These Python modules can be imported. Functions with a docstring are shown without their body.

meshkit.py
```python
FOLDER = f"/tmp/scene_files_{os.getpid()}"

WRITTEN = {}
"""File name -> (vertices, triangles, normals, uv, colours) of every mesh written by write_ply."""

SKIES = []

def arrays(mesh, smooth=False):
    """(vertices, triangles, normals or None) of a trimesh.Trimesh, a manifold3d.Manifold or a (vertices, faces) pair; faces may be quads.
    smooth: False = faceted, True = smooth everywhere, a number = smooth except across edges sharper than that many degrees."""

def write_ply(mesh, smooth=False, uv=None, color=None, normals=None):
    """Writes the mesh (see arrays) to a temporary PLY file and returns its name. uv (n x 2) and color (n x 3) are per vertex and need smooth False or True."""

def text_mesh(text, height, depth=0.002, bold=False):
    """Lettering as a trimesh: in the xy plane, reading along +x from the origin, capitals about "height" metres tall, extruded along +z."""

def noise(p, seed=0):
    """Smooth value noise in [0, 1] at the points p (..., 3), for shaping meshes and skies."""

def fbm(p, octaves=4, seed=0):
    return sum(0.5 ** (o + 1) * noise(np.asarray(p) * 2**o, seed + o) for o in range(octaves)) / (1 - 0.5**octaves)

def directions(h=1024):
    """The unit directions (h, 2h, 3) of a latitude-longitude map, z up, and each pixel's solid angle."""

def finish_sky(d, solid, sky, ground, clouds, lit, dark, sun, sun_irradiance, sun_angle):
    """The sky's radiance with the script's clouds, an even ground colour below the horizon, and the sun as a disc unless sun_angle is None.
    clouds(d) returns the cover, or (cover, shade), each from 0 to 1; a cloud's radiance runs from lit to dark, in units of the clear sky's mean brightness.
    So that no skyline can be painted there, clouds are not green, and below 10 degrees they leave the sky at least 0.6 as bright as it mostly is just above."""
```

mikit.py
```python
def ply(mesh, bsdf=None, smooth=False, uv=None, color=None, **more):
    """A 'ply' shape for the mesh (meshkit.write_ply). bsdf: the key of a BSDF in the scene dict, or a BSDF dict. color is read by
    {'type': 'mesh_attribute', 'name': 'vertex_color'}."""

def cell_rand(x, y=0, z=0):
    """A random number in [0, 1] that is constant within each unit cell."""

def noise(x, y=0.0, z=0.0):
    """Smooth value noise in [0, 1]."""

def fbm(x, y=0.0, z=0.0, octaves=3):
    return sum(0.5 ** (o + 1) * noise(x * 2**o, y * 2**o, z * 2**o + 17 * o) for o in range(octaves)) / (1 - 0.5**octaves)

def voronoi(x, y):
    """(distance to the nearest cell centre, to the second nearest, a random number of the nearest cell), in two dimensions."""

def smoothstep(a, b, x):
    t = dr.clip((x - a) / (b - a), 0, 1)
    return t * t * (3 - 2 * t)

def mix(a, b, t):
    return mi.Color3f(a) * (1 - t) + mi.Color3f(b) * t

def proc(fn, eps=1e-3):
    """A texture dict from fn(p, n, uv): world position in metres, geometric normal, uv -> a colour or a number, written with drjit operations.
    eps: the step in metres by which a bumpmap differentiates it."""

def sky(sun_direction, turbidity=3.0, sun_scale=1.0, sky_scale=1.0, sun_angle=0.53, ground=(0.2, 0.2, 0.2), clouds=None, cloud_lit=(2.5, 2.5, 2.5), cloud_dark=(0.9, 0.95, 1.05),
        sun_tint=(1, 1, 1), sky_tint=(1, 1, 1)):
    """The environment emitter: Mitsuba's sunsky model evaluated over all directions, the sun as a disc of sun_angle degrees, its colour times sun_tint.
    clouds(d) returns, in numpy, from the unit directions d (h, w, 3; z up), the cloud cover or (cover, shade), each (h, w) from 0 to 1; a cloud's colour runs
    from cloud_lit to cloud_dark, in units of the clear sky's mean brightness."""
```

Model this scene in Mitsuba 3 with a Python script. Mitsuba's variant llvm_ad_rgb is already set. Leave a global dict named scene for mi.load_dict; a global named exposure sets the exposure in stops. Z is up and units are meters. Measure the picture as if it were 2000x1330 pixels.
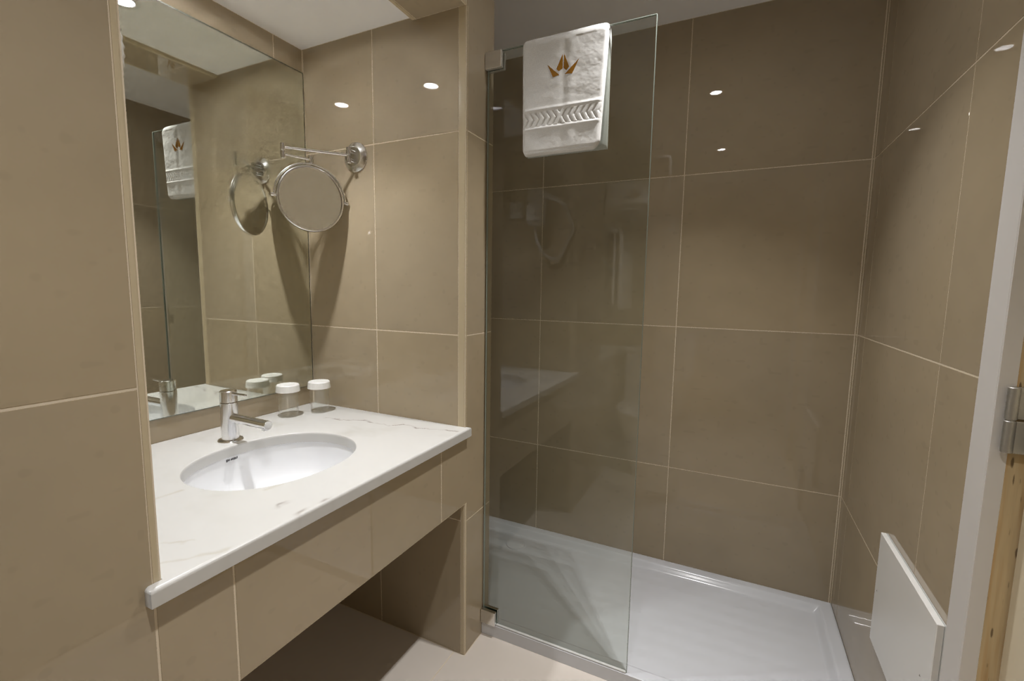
import math
import numpy as np
import trimesh
import mitsuba as mi
import drjit as dr
import manifold3d as m3
import shapely.geometry as sg
import mikit, meshkit
from mikit import proc, noise, fbm, smoothstep, mix

T = mi.ScalarTransform4f

# ------------------------------------------------------------------ camera, lights, exposure
H = 1.2033                                   # eye height; the eye stands over x = y = 0
PITCH, YAW, ROLL, FOCAL = -0.1116, -0.4475, 0.0152, 899.4065
cy_, sy_, cp_, sp_ = math.cos(YAW), math.sin(YAW), math.cos(PITCH), math.sin(PITCH)
FWD = np.array([sy_ * cp_, cy_ * cp_, sp_])
R0 = np.array([cy_, -sy_, 0.0])
U0 = np.cross(R0, FWD)
UP = U0 * math.cos(ROLL) - R0 * math.sin(ROLL)
EYE = np.array([0, 0, H])
scene, labels = {}, {}
scene["camera"] = {"type": "perspective", "fov": 2 * math.degrees(math.atan(1000 / FOCAL)), "fov_axis": "x", "near_clip": 0.02, "far_clip": 50.0,
                   "to_world": T().look_at(origin=EYE.tolist(), target=(EYE + FWD).tolist(), up=UP.tolist())}
exposure = 0.0
# recessed ceiling lamps: (x, y, ceiling height, intensity, tint)
LAMPS = [(-1.146, 0.786, 2.007, 3.9, (1.0, 1.0, 1.0), 2.0, 48.0, 600.0),
         (-0.155, 1.238, 2.240, 7.6, (1.0, 0.985, 0.97), 4.0, 45.0, 220.0),
         (-0.155, 0.165, 2.240, 7.6, (1.0, 0.985, 0.97), 4.0, 45.0, 220.0)]   # ..., beam and cut-off angles, radiance of the face

# ------------------------------------------------------------------ measured planes (metres)
XF, XM, YS, YN, YP, YB, XR = -0.7306, -1.3872, 1.1953, 0.349, 1.3607, 1.9881, 0.3979
XSL, YR = -1.20, -0.90                       # shower's left wall, wall behind the eye
L1, L2, L3 = 1.6596, 1.0596, 0.4623
ROWS = [L3, L2, L1]
ZT, ZC, ZCU, ZAP, ZNC, ZNH, ZCEIL = 0.0448, 0.7728, 0.7443, 0.5214, 2.007, 1.9965, 2.2402
YG = 1.317                                   # the shower screen


# ------------------------------------------------------------------ helpers
def ref(b):
    return {"type": "ref", "id": b}


def numbered(key):
    if key not in scene and not any(k.startswith(key + "__") for k in scene):
        return key
    n = 1
    while f"{key}_{n:03d}" in scene or any(k.startswith(f"{key}_{n:03d}__") for k in scene):
        n += 1
    return f"{key}_{n:03d}"


def add(name, mesh, bsdf, parent=None, smooth=False, label=None, cat=None, group=None, kind=None, **more):
    key = numbered((parent + "__" if parent else "") + name)
    scene[key] = mikit.ply(mesh, bsdf, smooth=smooth, **more)
    tag(key, label, cat, group, kind)
    return key


def tag(key, label=None, cat=None, group=None, kind=None):
    d = {k: v for k, v in (("label", label), ("category", cat), ("group", group), ("kind", kind)) if v}
    if d:
        labels[key] = d


def thing(name, label, cat, group=None, kind=None):
    key = numbered(name)
    tag(key, label, cat, group, kind)
    return key


cat_ = trimesh.util.concatenate


def box(x0, x1, y0, y1, z0, z1, c=0.0):
    if c <= 0:
        m = trimesh.creation.box(extents=(x1 - x0, y1 - y0, z1 - z0))
        m.apply_translation(((x0 + x1) / 2, (y0 + y1) / 2, (z0 + z1) / 2))
        return m
    pts = []
    for X in ((x0, x0 + c), (x1, x1 - c)):
        for Y in ((y0, y0 + c), (y1, y1 - c)):
            for Z in ((z0, z0 + c), (z1, z1 - c)):
                pts += [(X[0], Y[1], Z[1]), (X[1], Y[0], Z[1]), (X[1], Y[1], Z[0])]
    return trimesh.convex.convex_hull(np.array(pts))


def frame(d):
    d = np.asarray(d, float) / np.linalg.norm(d)
    a = np.cross(d, [0, 0, 1.0]) if abs(d[2]) < 0.95 else np.cross(d, [1.0, 0, 0])
    a /= np.linalg.norm(a)
    return a, np.cross(d, a), d


def lathe(profile, p0, d=(0, 0, 1), n=48, sx=1.0, sy=1.0):
    """profile: (radius, height along d) rows, outward-facing when the heights go up on the outside."""
    a, b, d = frame(d)
    if abs(d[2]) > 0.999:
        a, b = np.array([1.0, 0, 0]), np.array([0, 1.0, 0]) * (1 if d[2] > 0 else -1)
    pr = np.asarray(profile, float)
    th = np.arange(n) * 2 * math.pi / n
    v = (np.asarray(p0, float) + pr[:, None, 0:1] * (sx * np.cos(th)[None, :, None] * a + sy * np.sin(th)[None, :, None] * b) + pr[:, None, 1:2] * d).reshape(-1, 3)
    f = []
    for i in range(len(pr) - 1):
        for j in range(n):
            k = (j + 1) % n
            p, q, r, s = i * n + j, i * n + k, (i + 1) * n + k, (i + 1) * n + j
            if pr[i, 0] > 1e-9:
                f.append((p, q, r) if pr[i + 1, 0] > 1e-9 or True else (p, q, r))
            if pr[i + 1, 0] > 1e-9:
                f.append((p, r, s))
    return trimesh.Trimesh(v, np.array(f), process=True)


def cyl(p0, p1, r, c=0.0, n=32):
    p0, p1 = np.asarray(p0, float), np.asarray(p1, float)
    L = np.linalg.norm(p1 - p0)
    pr = [(0, 0), (r - c, 0), (r, c), (r, L - c), (r - c, L), (0, L)] if c else [(0, 0), (r, 0), (r, L), (0, L)]
    return lathe(pr, p0, p1 - p0, n)


def tube(pts, r, n=16, closed=False, ring=None):
    p = np.asarray(pts, float)
    m = len(p)
    t = (np.roll(p, -1, 0) - np.roll(p, 1, 0)) if closed else np.gradient(p, axis=0)
    t /= np.linalg.norm(t, axis=1, keepdims=True)
    a = np.zeros_like(p)
    a0 = frame(t[0])[0]
    for i in range(m):
        a0 = a0 - t[i] * (a0 @ t[i])
        a0 /= np.linalg.norm(a0)
        a[i] = a0
    b = np.cross(t, a)
    r = np.broadcast_to(r, (m,))
    th = np.arange(n) * 2 * math.pi / n
    v = (p[:, None] + r[:, None, None] * (np.cos(th)[None, :, None] * a[:, None] + np.sin(th)[None, :, None] * b[:, None])).reshape(-1, 3)
    f = []
    for i in range(m if closed else m - 1):
        for j in range(n):
            k, i2 = (j + 1) % n, (i + 1) % m
            f += [(i * n + j, i * n + k, i2 * n + k), (i * n + j, i2 * n + k, i2 * n + j)]
    if not closed:
        v = np.vstack([v, p[0], p[-1]])
        for j in range(n):
            k = (j + 1) % n
            f += [(len(v) - 2, k, j), (len(v) - 1, (m - 1) * n + j, (m - 1) * n + k)]
    return trimesh.Trimesh(v, np.array(f), process=False)


def smooth_path(pts, n=60):
    from scipy.interpolate import CubicSpline
    p = np.asarray(pts, float)
    s = np.r_[0, np.cumsum(np.linalg.norm(np.diff(p, axis=0), axis=1))]
    return CubicSpline(s, p)(np.linspace(0, s[-1], n))


# ------------------------------------------------------------------ materials
def tile_fn(tone, seed):
    base = tuple(float(c * tone) for c in (0.374, 0.304, 0.204))
    cool = (base[0], base[1] * 1.015, base[2] * 1.06)

    def fn(p, n, uv):
        x, y, z = p.x + seed * 3.7, p.y + seed * 1.9, p.z + seed * 5.3
        c = fbm(x * 3.1, y * 3.1, z * 3.1, 4)
        d = fbm(x * 14, y * 14, z * 14, 3)
        sp = smoothstep(0.80, 0.90, noise(x * 55, y * 55, z * 55)) * 0.06
        k = 0.86 + 0.20 * c + 0.10 * (d - 0.2) - sp
        w = smoothstep(0.35, 0.65, fbm(x * 1.7 + 9, y * 1.7, z * 1.7, 2))
        return mix(base, cool, w) * k
    return fn


TONES = [1.0, 0.985, 1.015]
for i, tone in enumerate(TONES):
    scene[f"m_tile_{i}"] = {"type": "plastic", "int_ior": 1.5, "nonlinear": False, "diffuse_reflectance": proc(tile_fn(tone, i))}


def floor_fn(p, n, uv):
    c = fbm(p.x * 4, p.y * 4, 0.3, 4)
    return mi.Color3f(0.70, 0.64, 0.575) * (0.90 + 0.18 * c)


scene["m_floor"] = {"type": "roughplastic", "distribution": "ggx", "alpha": 0.12, "int_ior": 1.45, "nonlinear": False, "diffuse_reflectance": proc(floor_fn)}
scene["m_grout"] = {"type": "diffuse", "reflectance": {"type": "rgb", "value": (0.66, 0.575, 0.45)}}
scene["m_trim"] = {"type": "roughplastic", "alpha": 0.08, "int_ior": 1.48, "diffuse_reflectance": {"type": "rgb", "value": (0.54, 0.455, 0.31)}}
scene["m_paint"] = {"type": "diffuse", "reflectance": {"type": "rgb", "value": (0.88, 0.88, 0.88)}}
scene["m_white_plastic"] = {"type": "roughplastic", "alpha": 0.12, "int_ior": 1.46, "diffuse_reflectance": {"type": "rgb", "value": (0.80, 0.80, 0.78)}}
scene["m_lid"] = {"type": "roughplastic", "alpha": 0.25, "int_ior": 1.4, "diffuse_reflectance": {"type": "rgb", "value": (0.86, 0.86, 0.84)}}
scene["m_ceramic"] = {"type": "roughplastic", "distribution": "ggx", "alpha": 0.03, "int_ior": 1.5, "diffuse_reflectance": {"type": "rgb", "value": (0.80, 0.81, 0.83)}}
scene["m_tray"] = {"type": "roughplastic", "distribution": "ggx", "alpha": 0.03, "int_ior": 1.5, "diffuse_reflectance": {"type": "rgb", "value": (0.62, 0.635, 0.67)}}
scene["m_chrome"] = {"type": "roughconductor", "material": "none", "distribution": "ggx", "alpha": 0.025, "specular_reflectance": {"type": "rgb", "value": (0.80, 0.80, 0.80)}}
scene["m_steel"] = {"type": "roughconductor", "material": "none", "distribution": "ggx", "alpha": 0.22, "specular_reflectance": {"type": "rgb", "value": (0.52, 0.51, 0.48)}}
scene["m_satin"] = {"type": "roughconductor", "material": "none", "distribution": "ggx", "alpha": 0.30, "specular_reflectance": {"type": "rgb", "value": (0.80, 0.78, 0.74)}}
scene["m_dark_rubber"] = {"type": "roughplastic", "alpha": 0.2, "diffuse_reflectance": {"type": "rgb", "value": (0.03, 0.028, 0.025)}}
scene["m_mirror"] = {"type": "conductor", "material": "none", "specular_reflectance": {"type": "rgb", "value": (0.80, 0.825, 0.76)}}
scene["m_shaving_glass"] = {"type": "conductor", "material": "none", "specular_reflectance": {"type": "rgb", "value": (0.92, 0.91, 0.89)}}
scene["m_mirror_edge"] = {"type": "roughconductor", "material": "none", "alpha": 0.2, "specular_reflectance": {"type": "rgb", "value": (0.25, 0.27, 0.25)}}
scene["m_pane"] = {"type": "thindielectric", "int_ior": 1.5, "specular_transmittance": {"type": "rgb", "value": (0.80, 0.835, 0.80)}}
scene["m_pane_edge"] = {"type": "roughplastic", "alpha": 0.1, "diffuse_reflectance": {"type": "rgb", "value": (0.27, 0.31, 0.275)}}
scene["m_glass"] = {"type": "thindielectric", "int_ior": 1.33, "specular_transmittance": {"type": "rgb", "value": (0.99, 0.995, 0.99)}}
scene["m_seal"] = {"type": "roughplastic", "alpha": 0.2, "diffuse_reflectance": {"type": "rgb", "value": (0.62, 0.63, 0.62)}}
scene["m_gold"] = {"type": "roughplastic", "alpha": 0.35, "int_ior": 1.35, "diffuse_reflectance": {"type": "rgb", "value": (0.30, 0.135, 0.012)}}
scene["m_ink"] = {"type": "diffuse", "reflectance": {"type": "rgb", "value": (0.10, 0.10, 0.11)}}
scene["m_door"] = {"type": "roughplastic", "alpha": 0.25, "int_ior": 1.45, "diffuse_reflectance": {"type": "rgb", "value": (0.74, 0.66, 0.50)}}
scene["m_jamb"] = {"type": "roughplastic", "alpha": 0.3, "int_ior": 1.45, "diffuse_reflectance": {"type": "rgb", "value": (0.76, 0.735, 0.71)}}


def wood_fn(p, n, uv):
    g = fbm(p.x * 160, p.y * 160, p.z * 7, 4)
    d = smoothstep(0.74, 0.84, noise(p.x * 260 + 4, p.y * 260, p.z * 34))
    s = smoothstep(0.50, 0.75, fbm(p.x * 110, p.y * 110, p.z * 4 + 3, 3))
    return mix(mix((0.54, 0.42, 0.25), (0.50, 0.34, 0.17), s), (0.13, 0.09, 0.05), d * 0.8) * (0.8 + 0.4 * g)


scene["m_wood"] = {"type": "diffuse", "reflectance": proc(wood_fn)}


def marble_fn(p, n, uv):
    # calacatta: white with soft warm-grey clouds and a few thin broken veins
    wx = fbm(p.x * 9, p.y * 9, p.z * 9, 4) - 0.5
    wy = fbm(p.x * 9 + 31, p.y * 9, p.z * 9, 4) - 0.5
    x, y = p.x + 0.10 * wx, p.y + 0.10 * wy
    cloud = smoothstep(0.50, 0.85, fbm(x * 6 + 3, y * 6 + 1, p.z * 6, 4))
    # one long broken vein beside the side wall, through measured points
    pts = [(-1.190, 1.068), (-1.117, 1.078), (-1.070, 1.104), (-1.003, 1.101), (-0.946, 1.096), (-0.918, 1.134), (-0.856, 1.119), (-0.802, 1.137), (-0.730, 1.150)]
    wob = 0.014 * (noise(p.x * 70, p.y * 70, 1.0) - 0.5)
    v1 = mi.Float(0)
    for (ax, ay), (bx, by) in zip(pts[:-1], pts[1:]):
        h = dr.clip(((p.x - ax) * (bx - ax) + (p.y + wob - ay) * (by - ay)) / ((bx - ax) ** 2 + (by - ay) ** 2), 0, 1)
        d2 = dr.square(p.x - ax - h * (bx - ax)) + dr.square(p.y + wob - ay - h * (by - ay))
        v1 = dr.maximum(v1, dr.exp(-d2 / 0.0036 ** 2))
    v1 = v1 * (0.30 + 0.70 * smoothstep(0.40, 0.62, noise(p.x * 42 + 5, p.y * 42, 0.0)))
    # small dark flecks and brownish streaks on the front part
    for fx, fy, rx, ry in ((-0.782, 0.588, 0.005, 0.012), (-0.722, 0.640, 0.006, 0.010), (-0.720, 0.585, 0.004, 0.012)):
        v1 = dr.maximum(v1, dr.exp(-dr.square((p.x - fx + wob) / rx) - dr.square((p.y - fy) / ry)) * 0.8)
    v2 = mi.Float(0)
    for ax, ay, bx, by, w in ((-0.835, 0.400, -0.800, 0.430, 0.004), (-0.778, 0.365, -0.745, 0.405, 0.004), (-0.745, 0.405, -0.722, 0.440, 0.005), (-1.026, 0.480, -1.020, 0.535, 0.005), (-0.870, 0.620, -0.860, 0.720, 0.006)):
        h = dr.clip(((p.x - ax) * (bx - ax) + (p.y + wob - ay) * (by - ay)) / ((bx - ax) ** 2 + (by - ay) ** 2), 0, 1)
        d2 = dr.square(p.x - ax - h * (bx - ax)) + dr.square(p.y + wob - ay - h * (by - ay))
        v2 = dr.maximum(v2, dr.exp(-d2 / w ** 2) * (0.35 + 0.65 * noise(p.x * 60, p.y * 60, 4.0)))
    c = mix((0.61, 0.607, 0.59), (0.50, 0.492, 0.45), cloud)
    c = mix(c, (0.30, 0.27, 0.25), v1 * 0.9)
    return mix(c, (0.48, 0.45, 0.38), v2 * 0.55)


scene["m_marble"] = {"type": "roughplastic", "distribution": "ggx", "alpha": 0.07, "int_ior": 1.5, "nonlinear": False, "diffuse_reflectance": proc(marble_fn)}


def terry_fn(p, n, uv):
    return mi.Color3f(0.63, 0.625, 0.61) * (0.93 + 0.10 * noise(p.x * 420, p.y * 420, p.z * 420))


def terry_bump(p, n, uv):
    return 0.0016 * fbm(p.x * 330, p.y * 330, p.z * 330, 2) + 0.0022 * fbm(p.x * 70, p.y * 70, p.z * 70, 2)


scene["m_towel"] = {"type": "diffuse", "reflectance": proc(terry_fn)}


# ------------------------------------------------------------------ tiled walls
# a plane is (origin, U, V, N): a point is origin + u U + v V + h N
def plane(axis, c, sign):
    if axis == "x":
        return np.array([c, 0, 0.0]), np.array([0, 1.0, 0]), np.array([0, 0, 1.0]), np.array([sign, 0, 0.0])
    if axis == "y":
        return np.array([0, c, 0.0]), np.array([1.0, 0, 0]), np.array([0, 0, 1.0]), np.array([0, sign, 0.0])
    return np.array([0, 0, c]), np.array([1.0, 0, 0]), np.array([0, 1.0, 0]), np.array([0, 0, sign * 1.0])


GAP, PROUD, CH = 0.0034, 0.0007, 0.0005
tile_count = 0


def tile_mesh(poly, pl):
    """A tile standing PROUD above its plane's grout (whose surface lies at -PROUD), its front edges chamfered."""
    o, U, V, N = pl
    poly = sg.polygon.orient(poly, 1.0)
    inner = poly.buffer(-CH, join_style=2)
    if inner.geom_type != "Polygon" or len(inner.exterior.coords) != len(poly.exterior.coords):
        inner = poly
    a = np.array(poly.exterior.coords)[:-1]
    inner = sg.polygon.orient(inner, 1.0)
    b = np.array(inner.exterior.coords)[:-1]
    b = np.array([b[np.argmin(((b - q) ** 2).sum(1))] for q in a])
    n = len(a)
    rings = [(a, -PROUD - 0.004), (a, -CH), (b, 0.0)]
    P = np.vstack([np.column_stack([r, np.full(n, h)]) for r, h in rings])
    f = []
    for k in range(2):
        for i in range(n):
            j = (i + 1) % n
            f += [(k * n + i, k * n + j, (k + 1) * n + j), (k * n + i, (k + 1) * n + j, (k + 1) * n + i)]
    vv, ff = trimesh.creation.triangulate_polygon(sg.Polygon(b), engine="earcut")
    vmap = [2 * n + int(np.argmin(((b - q) ** 2).sum(1))) for q in vv[:, :2]]
    top = np.array([[vmap[i] for i in t] for t in ff])
    for t in top:
        A, B, C = P[t[0], :2], P[t[1], :2], P[t[2], :2]
        s = (B[0] - A[0]) * (C[1] - A[1]) - (B[1] - A[1]) * (C[0] - A[0])
        f.append(tuple(t) if s > 0 else (t[0], t[2], t[1]))
    W = o + P[:, :1] * U + P[:, 1:2] * V + P[:, 2:] * N
    f = np.array(f)
    if np.dot(np.cross(U, V), N) < 0:
        f = f[:, ::-1]
    return trimesh.Trimesh(W, f, process=False)


def tiles(parent, pl, us, vs, region, bsdf=None):
    """Lays tiles on the cells of the cuts us x vs that fall into region (boxes or a polygon)."""
    global tile_count
    if isinstance(region, tuple):
        region = sg.box(*region)
    x0, y0, x1, y1 = region.bounds
    uu = [x0 - 1] + sorted(u for u in us if x0 + 0.004 < u < x1 - 0.004) + [x1 + 1]
    vv = [y0 - 1] + sorted(v for v in vs if y0 + 0.004 < v < y1 - 0.004) + [y1 + 1]
    for i in range(len(uu) - 1):
        for j in range(len(vv) - 1):
            c = sg.box(uu[i], vv[j], uu[i + 1], vv[j + 1]).intersection(region).buffer(-GAP / 2, join_style=2)
            for g in getattr(c, "geoms", [c]):
                if g.is_empty or g.area < 2e-4:
                    continue
                g = sg.Polygon(g.exterior.simplify(1e-5))
                tile_count += 1
                add("tile", tile_mesh(g, pl), bsdf or f"m_tile_{(tile_count * 7 + tile_count // 3) % 3}", parent)


def cuts(c, lo=-3.0, hi=3.0, step=0.6):
    k0, k1 = math.ceil((lo - c) / step), math.floor((hi - c) / step)
    return [c + k * step for k in range(k0, k1 + 1)]


g = PROUD                                    # masonry lies this far under the tile faces
# back wall of the shower
wb = add("wall_back", box(XSL - 0.1, XR + 0.1, YB + g, YB + 0.10, 0, ZCEIL), "m_grout", kind="structure", label="beige tiled wall at the back of the shower")
tiles(wb, plane("y", YB, -1), cuts(-0.8092), ROWS, (XSL, 0.0, XR, ZCEIL))
# right wall, with the door opening from y = 0.23 to 0.985
wr = add("wall_right", cat_([box(XR + g, XR + 0.10, 1.0, YB + 0.05, 0, ZCEIL), box(XR + g, XR + 0.10, YR - 0.1, 0.215, 0, ZCEIL), box(XR + g, XR + 0.10, 0.215, 1.0, 2.06, ZCEIL)]), "m_grout",
         kind="structure", label="beige tiled wall on the right with the door opening")
YCUT = [1.8863, 1.2582, 0.6582, 0.0582, -0.5418]
tiles(wr, plane("x", XR, -1), YCUT, ROWS, (1.0, 0.0, YB, ZCEIL))
tiles(wr, plane("x", XR, -1), YCUT, ROWS, (YR, 0.0, 0.215, ZCEIL))
tiles(wr, plane("x", XR, -1), YCUT, ROWS, (0.215, 2.06, 1.0, ZCEIL))
# left wall: near block, pillar, masonry behind the mirror, header over the niche
XO = XM - 0.10
wl = add("wall_left", cat_([
    box(XO, XF - g, YR - 0.1, YN - g, 0, ZCEIL),
    box(XO, XF - g, YS + g, YP - g, 0, ZCEIL),
    box(XO, XM - 0.004 - g, YN - g, YS + g, 0, ZCEIL),
    box(-0.9191, XF - g, YN - g, YS + g, ZNH + g, ZCEIL)]), "m_grout", kind="structure", label="beige tiled left wall with the mirror niche, its pillar and header")
ZROW = ROWS
YAP = cuts(1.0660, step=0.6115)
tiles(wl, plane("x", XF, 1), YAP, ZROW, (YR, 0.0, YN - 0.011, ZCEIL))
pil = sg.box(YS, 0.0, YP, ZCEIL).union(sg.box(1.0660, ZAP, YS, ZCU - 0.001)).difference(sg.box(YS - 0.1, 0.0, YS + 0.0092, ZAP))
tiles(wl, plane("x", XF, 1), [], ZROW, pil)
tiles(wl, plane("x", XF, 1), YAP, [], (YN - 0.011, ZNH, YS, ZCEIL))
NX = [-1.0799]
tiles(wl, plane("y", YS, -1), NX, ROWS, (XM, ZC - 0.002, XF - 0.026, ZNC))
tiles(wl, plane("y", YS, -1), NX, ROWS, (XM, 0.0, XF - 0.0142, ZCU))
tiles(wl, plane("y", YN, 1), NX, ROWS, (XM, ZC - 0.002, XF - 0.026, ZNC))
tiles(wl, plane("y", YN, 1), NX, ROWS, (XM, 0.0, XF - 0.0142, ZCU))
tiles(wl, plane("x", XM - 0.004, 1), [1.0860, 0.486], ROWS, (YN, 0.0, YS, ZNC))
tiles(wl, plane("y", YP, 1), NX, ROWS, (XSL, 0.0, XF, ZCEIL))
tiles(wl, plane("z", ZNH, -1), [], [1.0860, 0.486], (-0.9070, YN, XF - 0.004, YS))


def corner_trim(z0, z1, x0, y_in, y_out, sgn, r=0.006):
    """Edge profile on a niche corner: from x0 to XF on the niche face y_in, returning to y_out on the front face, rounded at the corner."""
    px = [(x0, y_in), (x0, y_in + sgn * 0.004), (XF - 0.004, y_in + sgn * 0.004), (XF - 0.004, y_out), (XF + 0.0004, y_out)]
    c = (XF - r + 0.0004, y_in + sgn * r)
    px += [(c[0] + r * math.cos(t), c[1] - sgn * r * math.sin(t)) for t in np.linspace(0, math.pi / 2, 7)]
    px = [(a, b - sgn * 0.0006) if abs(b - y_in) < 1e-9 else (a, b) for a, b in px]
    m = trimesh.creation.extrude_polygon(sg.Polygon(px).buffer(0), z1 - z0, engine="earcut")
    m.apply_translation((0, 0, z0))
    return m


add("edge_trim", corner_trim(ZC + 0.0003, ZNH, XF - 0.0255, YS, YS + 0.0065, 1), "m_trim", wl, smooth=40)
add("edge_trim", corner_trim(0.001, ZAP, XF - 0.0140, YS, YS + 0.0092, 1), "m_trim", wl, smooth=40)
add("edge_trim", corner_trim(ZC + 0.0003, ZNH, XF - 0.0255, YN, YN - 0.0110, -1), "m_trim", wl, smooth=40)
add("edge_trim", corner_trim(0.001, ZAP, XF - 0.0140, YN, YN - 0.0110, -1), "m_trim", wl, smooth=40)
add("edge_trim", box(-0.9200, -0.9075, YN + 0.001, YS - 0.001, ZNH - 0.0008, ZNC + 0.004, 0.0015), "m_trim", wl)
add("edge_trim", box(XF - 0.0035, XF + 0.0006, YN + 0.001, YS - 0.001, ZNH - 0.0008, ZNH + 0.010, 0.001), "m_trim", wl)
# shower's left wall and the wall behind the eye (seen in reflections)
ws = add("wall_shower_left", box(XSL - 0.1, XSL - g, YP - 0.05, YB + 0.05, 0, ZCEIL), "m_grout", kind="structure", label="beige tiled wall at the left end of the shower")
tiles(ws, plane("x", XSL, 1), YCUT, ROWS, (YP, 0.0, YB, ZCEIL))
wre = add("wall_rear", box(XF - 0.1, XR + 0.1, YR - 0.1, YR - g, 0, ZCEIL), "m_grout", kind="structure", label="beige tiled wall behind the camera")
tiles(wre, plane("y", YR, 1), cuts(-0.2085), ROWS, (XF, 0.0, XR, ZCEIL))
# floor, with the tiles of the room and of the vanity recess
fl = add("floor", box(XO, XR + 0.12, YR - 0.1, YB + 0.1, -0.10, -g), "m_grout", kind="structure", label="pale beige tiled bathroom floor")
fp = plane("z", 0.0, 1)
tiles(fl, fp, cuts(-0.770), cuts(0.700, hi=1.0), sg.box(XF, YR, XR, YP - 0.04).union(sg.box(XM, YN, XF, YS)), "m_floor")
add("ceiling", box(XO, XR + 0.1, YR - 0.1, YB + 0.1, ZCEIL, ZCEIL + 0.08), "m_paint", kind="structure", label="plain white ceiling of the bathroom and shower")
add("ceiling_niche", box(XM - 0.006, -0.9191, YN - g, YS + g, ZNC, ZNC + 0.05), "m_paint", kind="structure", label="lower white ceiling of the mirror niche")

# ------------------------------------------------------------------ door in the right wall
dr_ = thing("door_1", "beige door with white frame at the right edge of the picture", None, kind="structure")
add("frame", cat_([box(0.3860, 0.3979, 0.9880, 1.0535, 0, 2.10, 0.002), box(0.3860, 0.3979, 0.163, 0.2270, 0, 2.10, 0.002), box(0.3860, 0.3979, 0.163, 1.0535, 2.045, 2.10, 0.002),
                   box(0.3865, 0.4080, 0.9865, 1.000, 0, 2.06), box(0.3865, 0.4080, 0.2150, 0.2285, 0, 2.06)]), "m_jamb", dr_)
add("rebate", cat_([box(0.4080, 0.470, 0.9860, 1.000, 0, 2.06), box(0.4080, 0.470, 0.2150, 0.2290, 0, 2.06), box(0.4080, 0.470, 0.229, 0.986, 2.045, 2.06)]), "m_wood", dr_, label="bare wooden rebate of the door frame")
add("leaf", box(0.4335, 0.470, 0.2310, 0.9835, 0.006, 2.043, 0.0015), "m_door", dr_)


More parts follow.
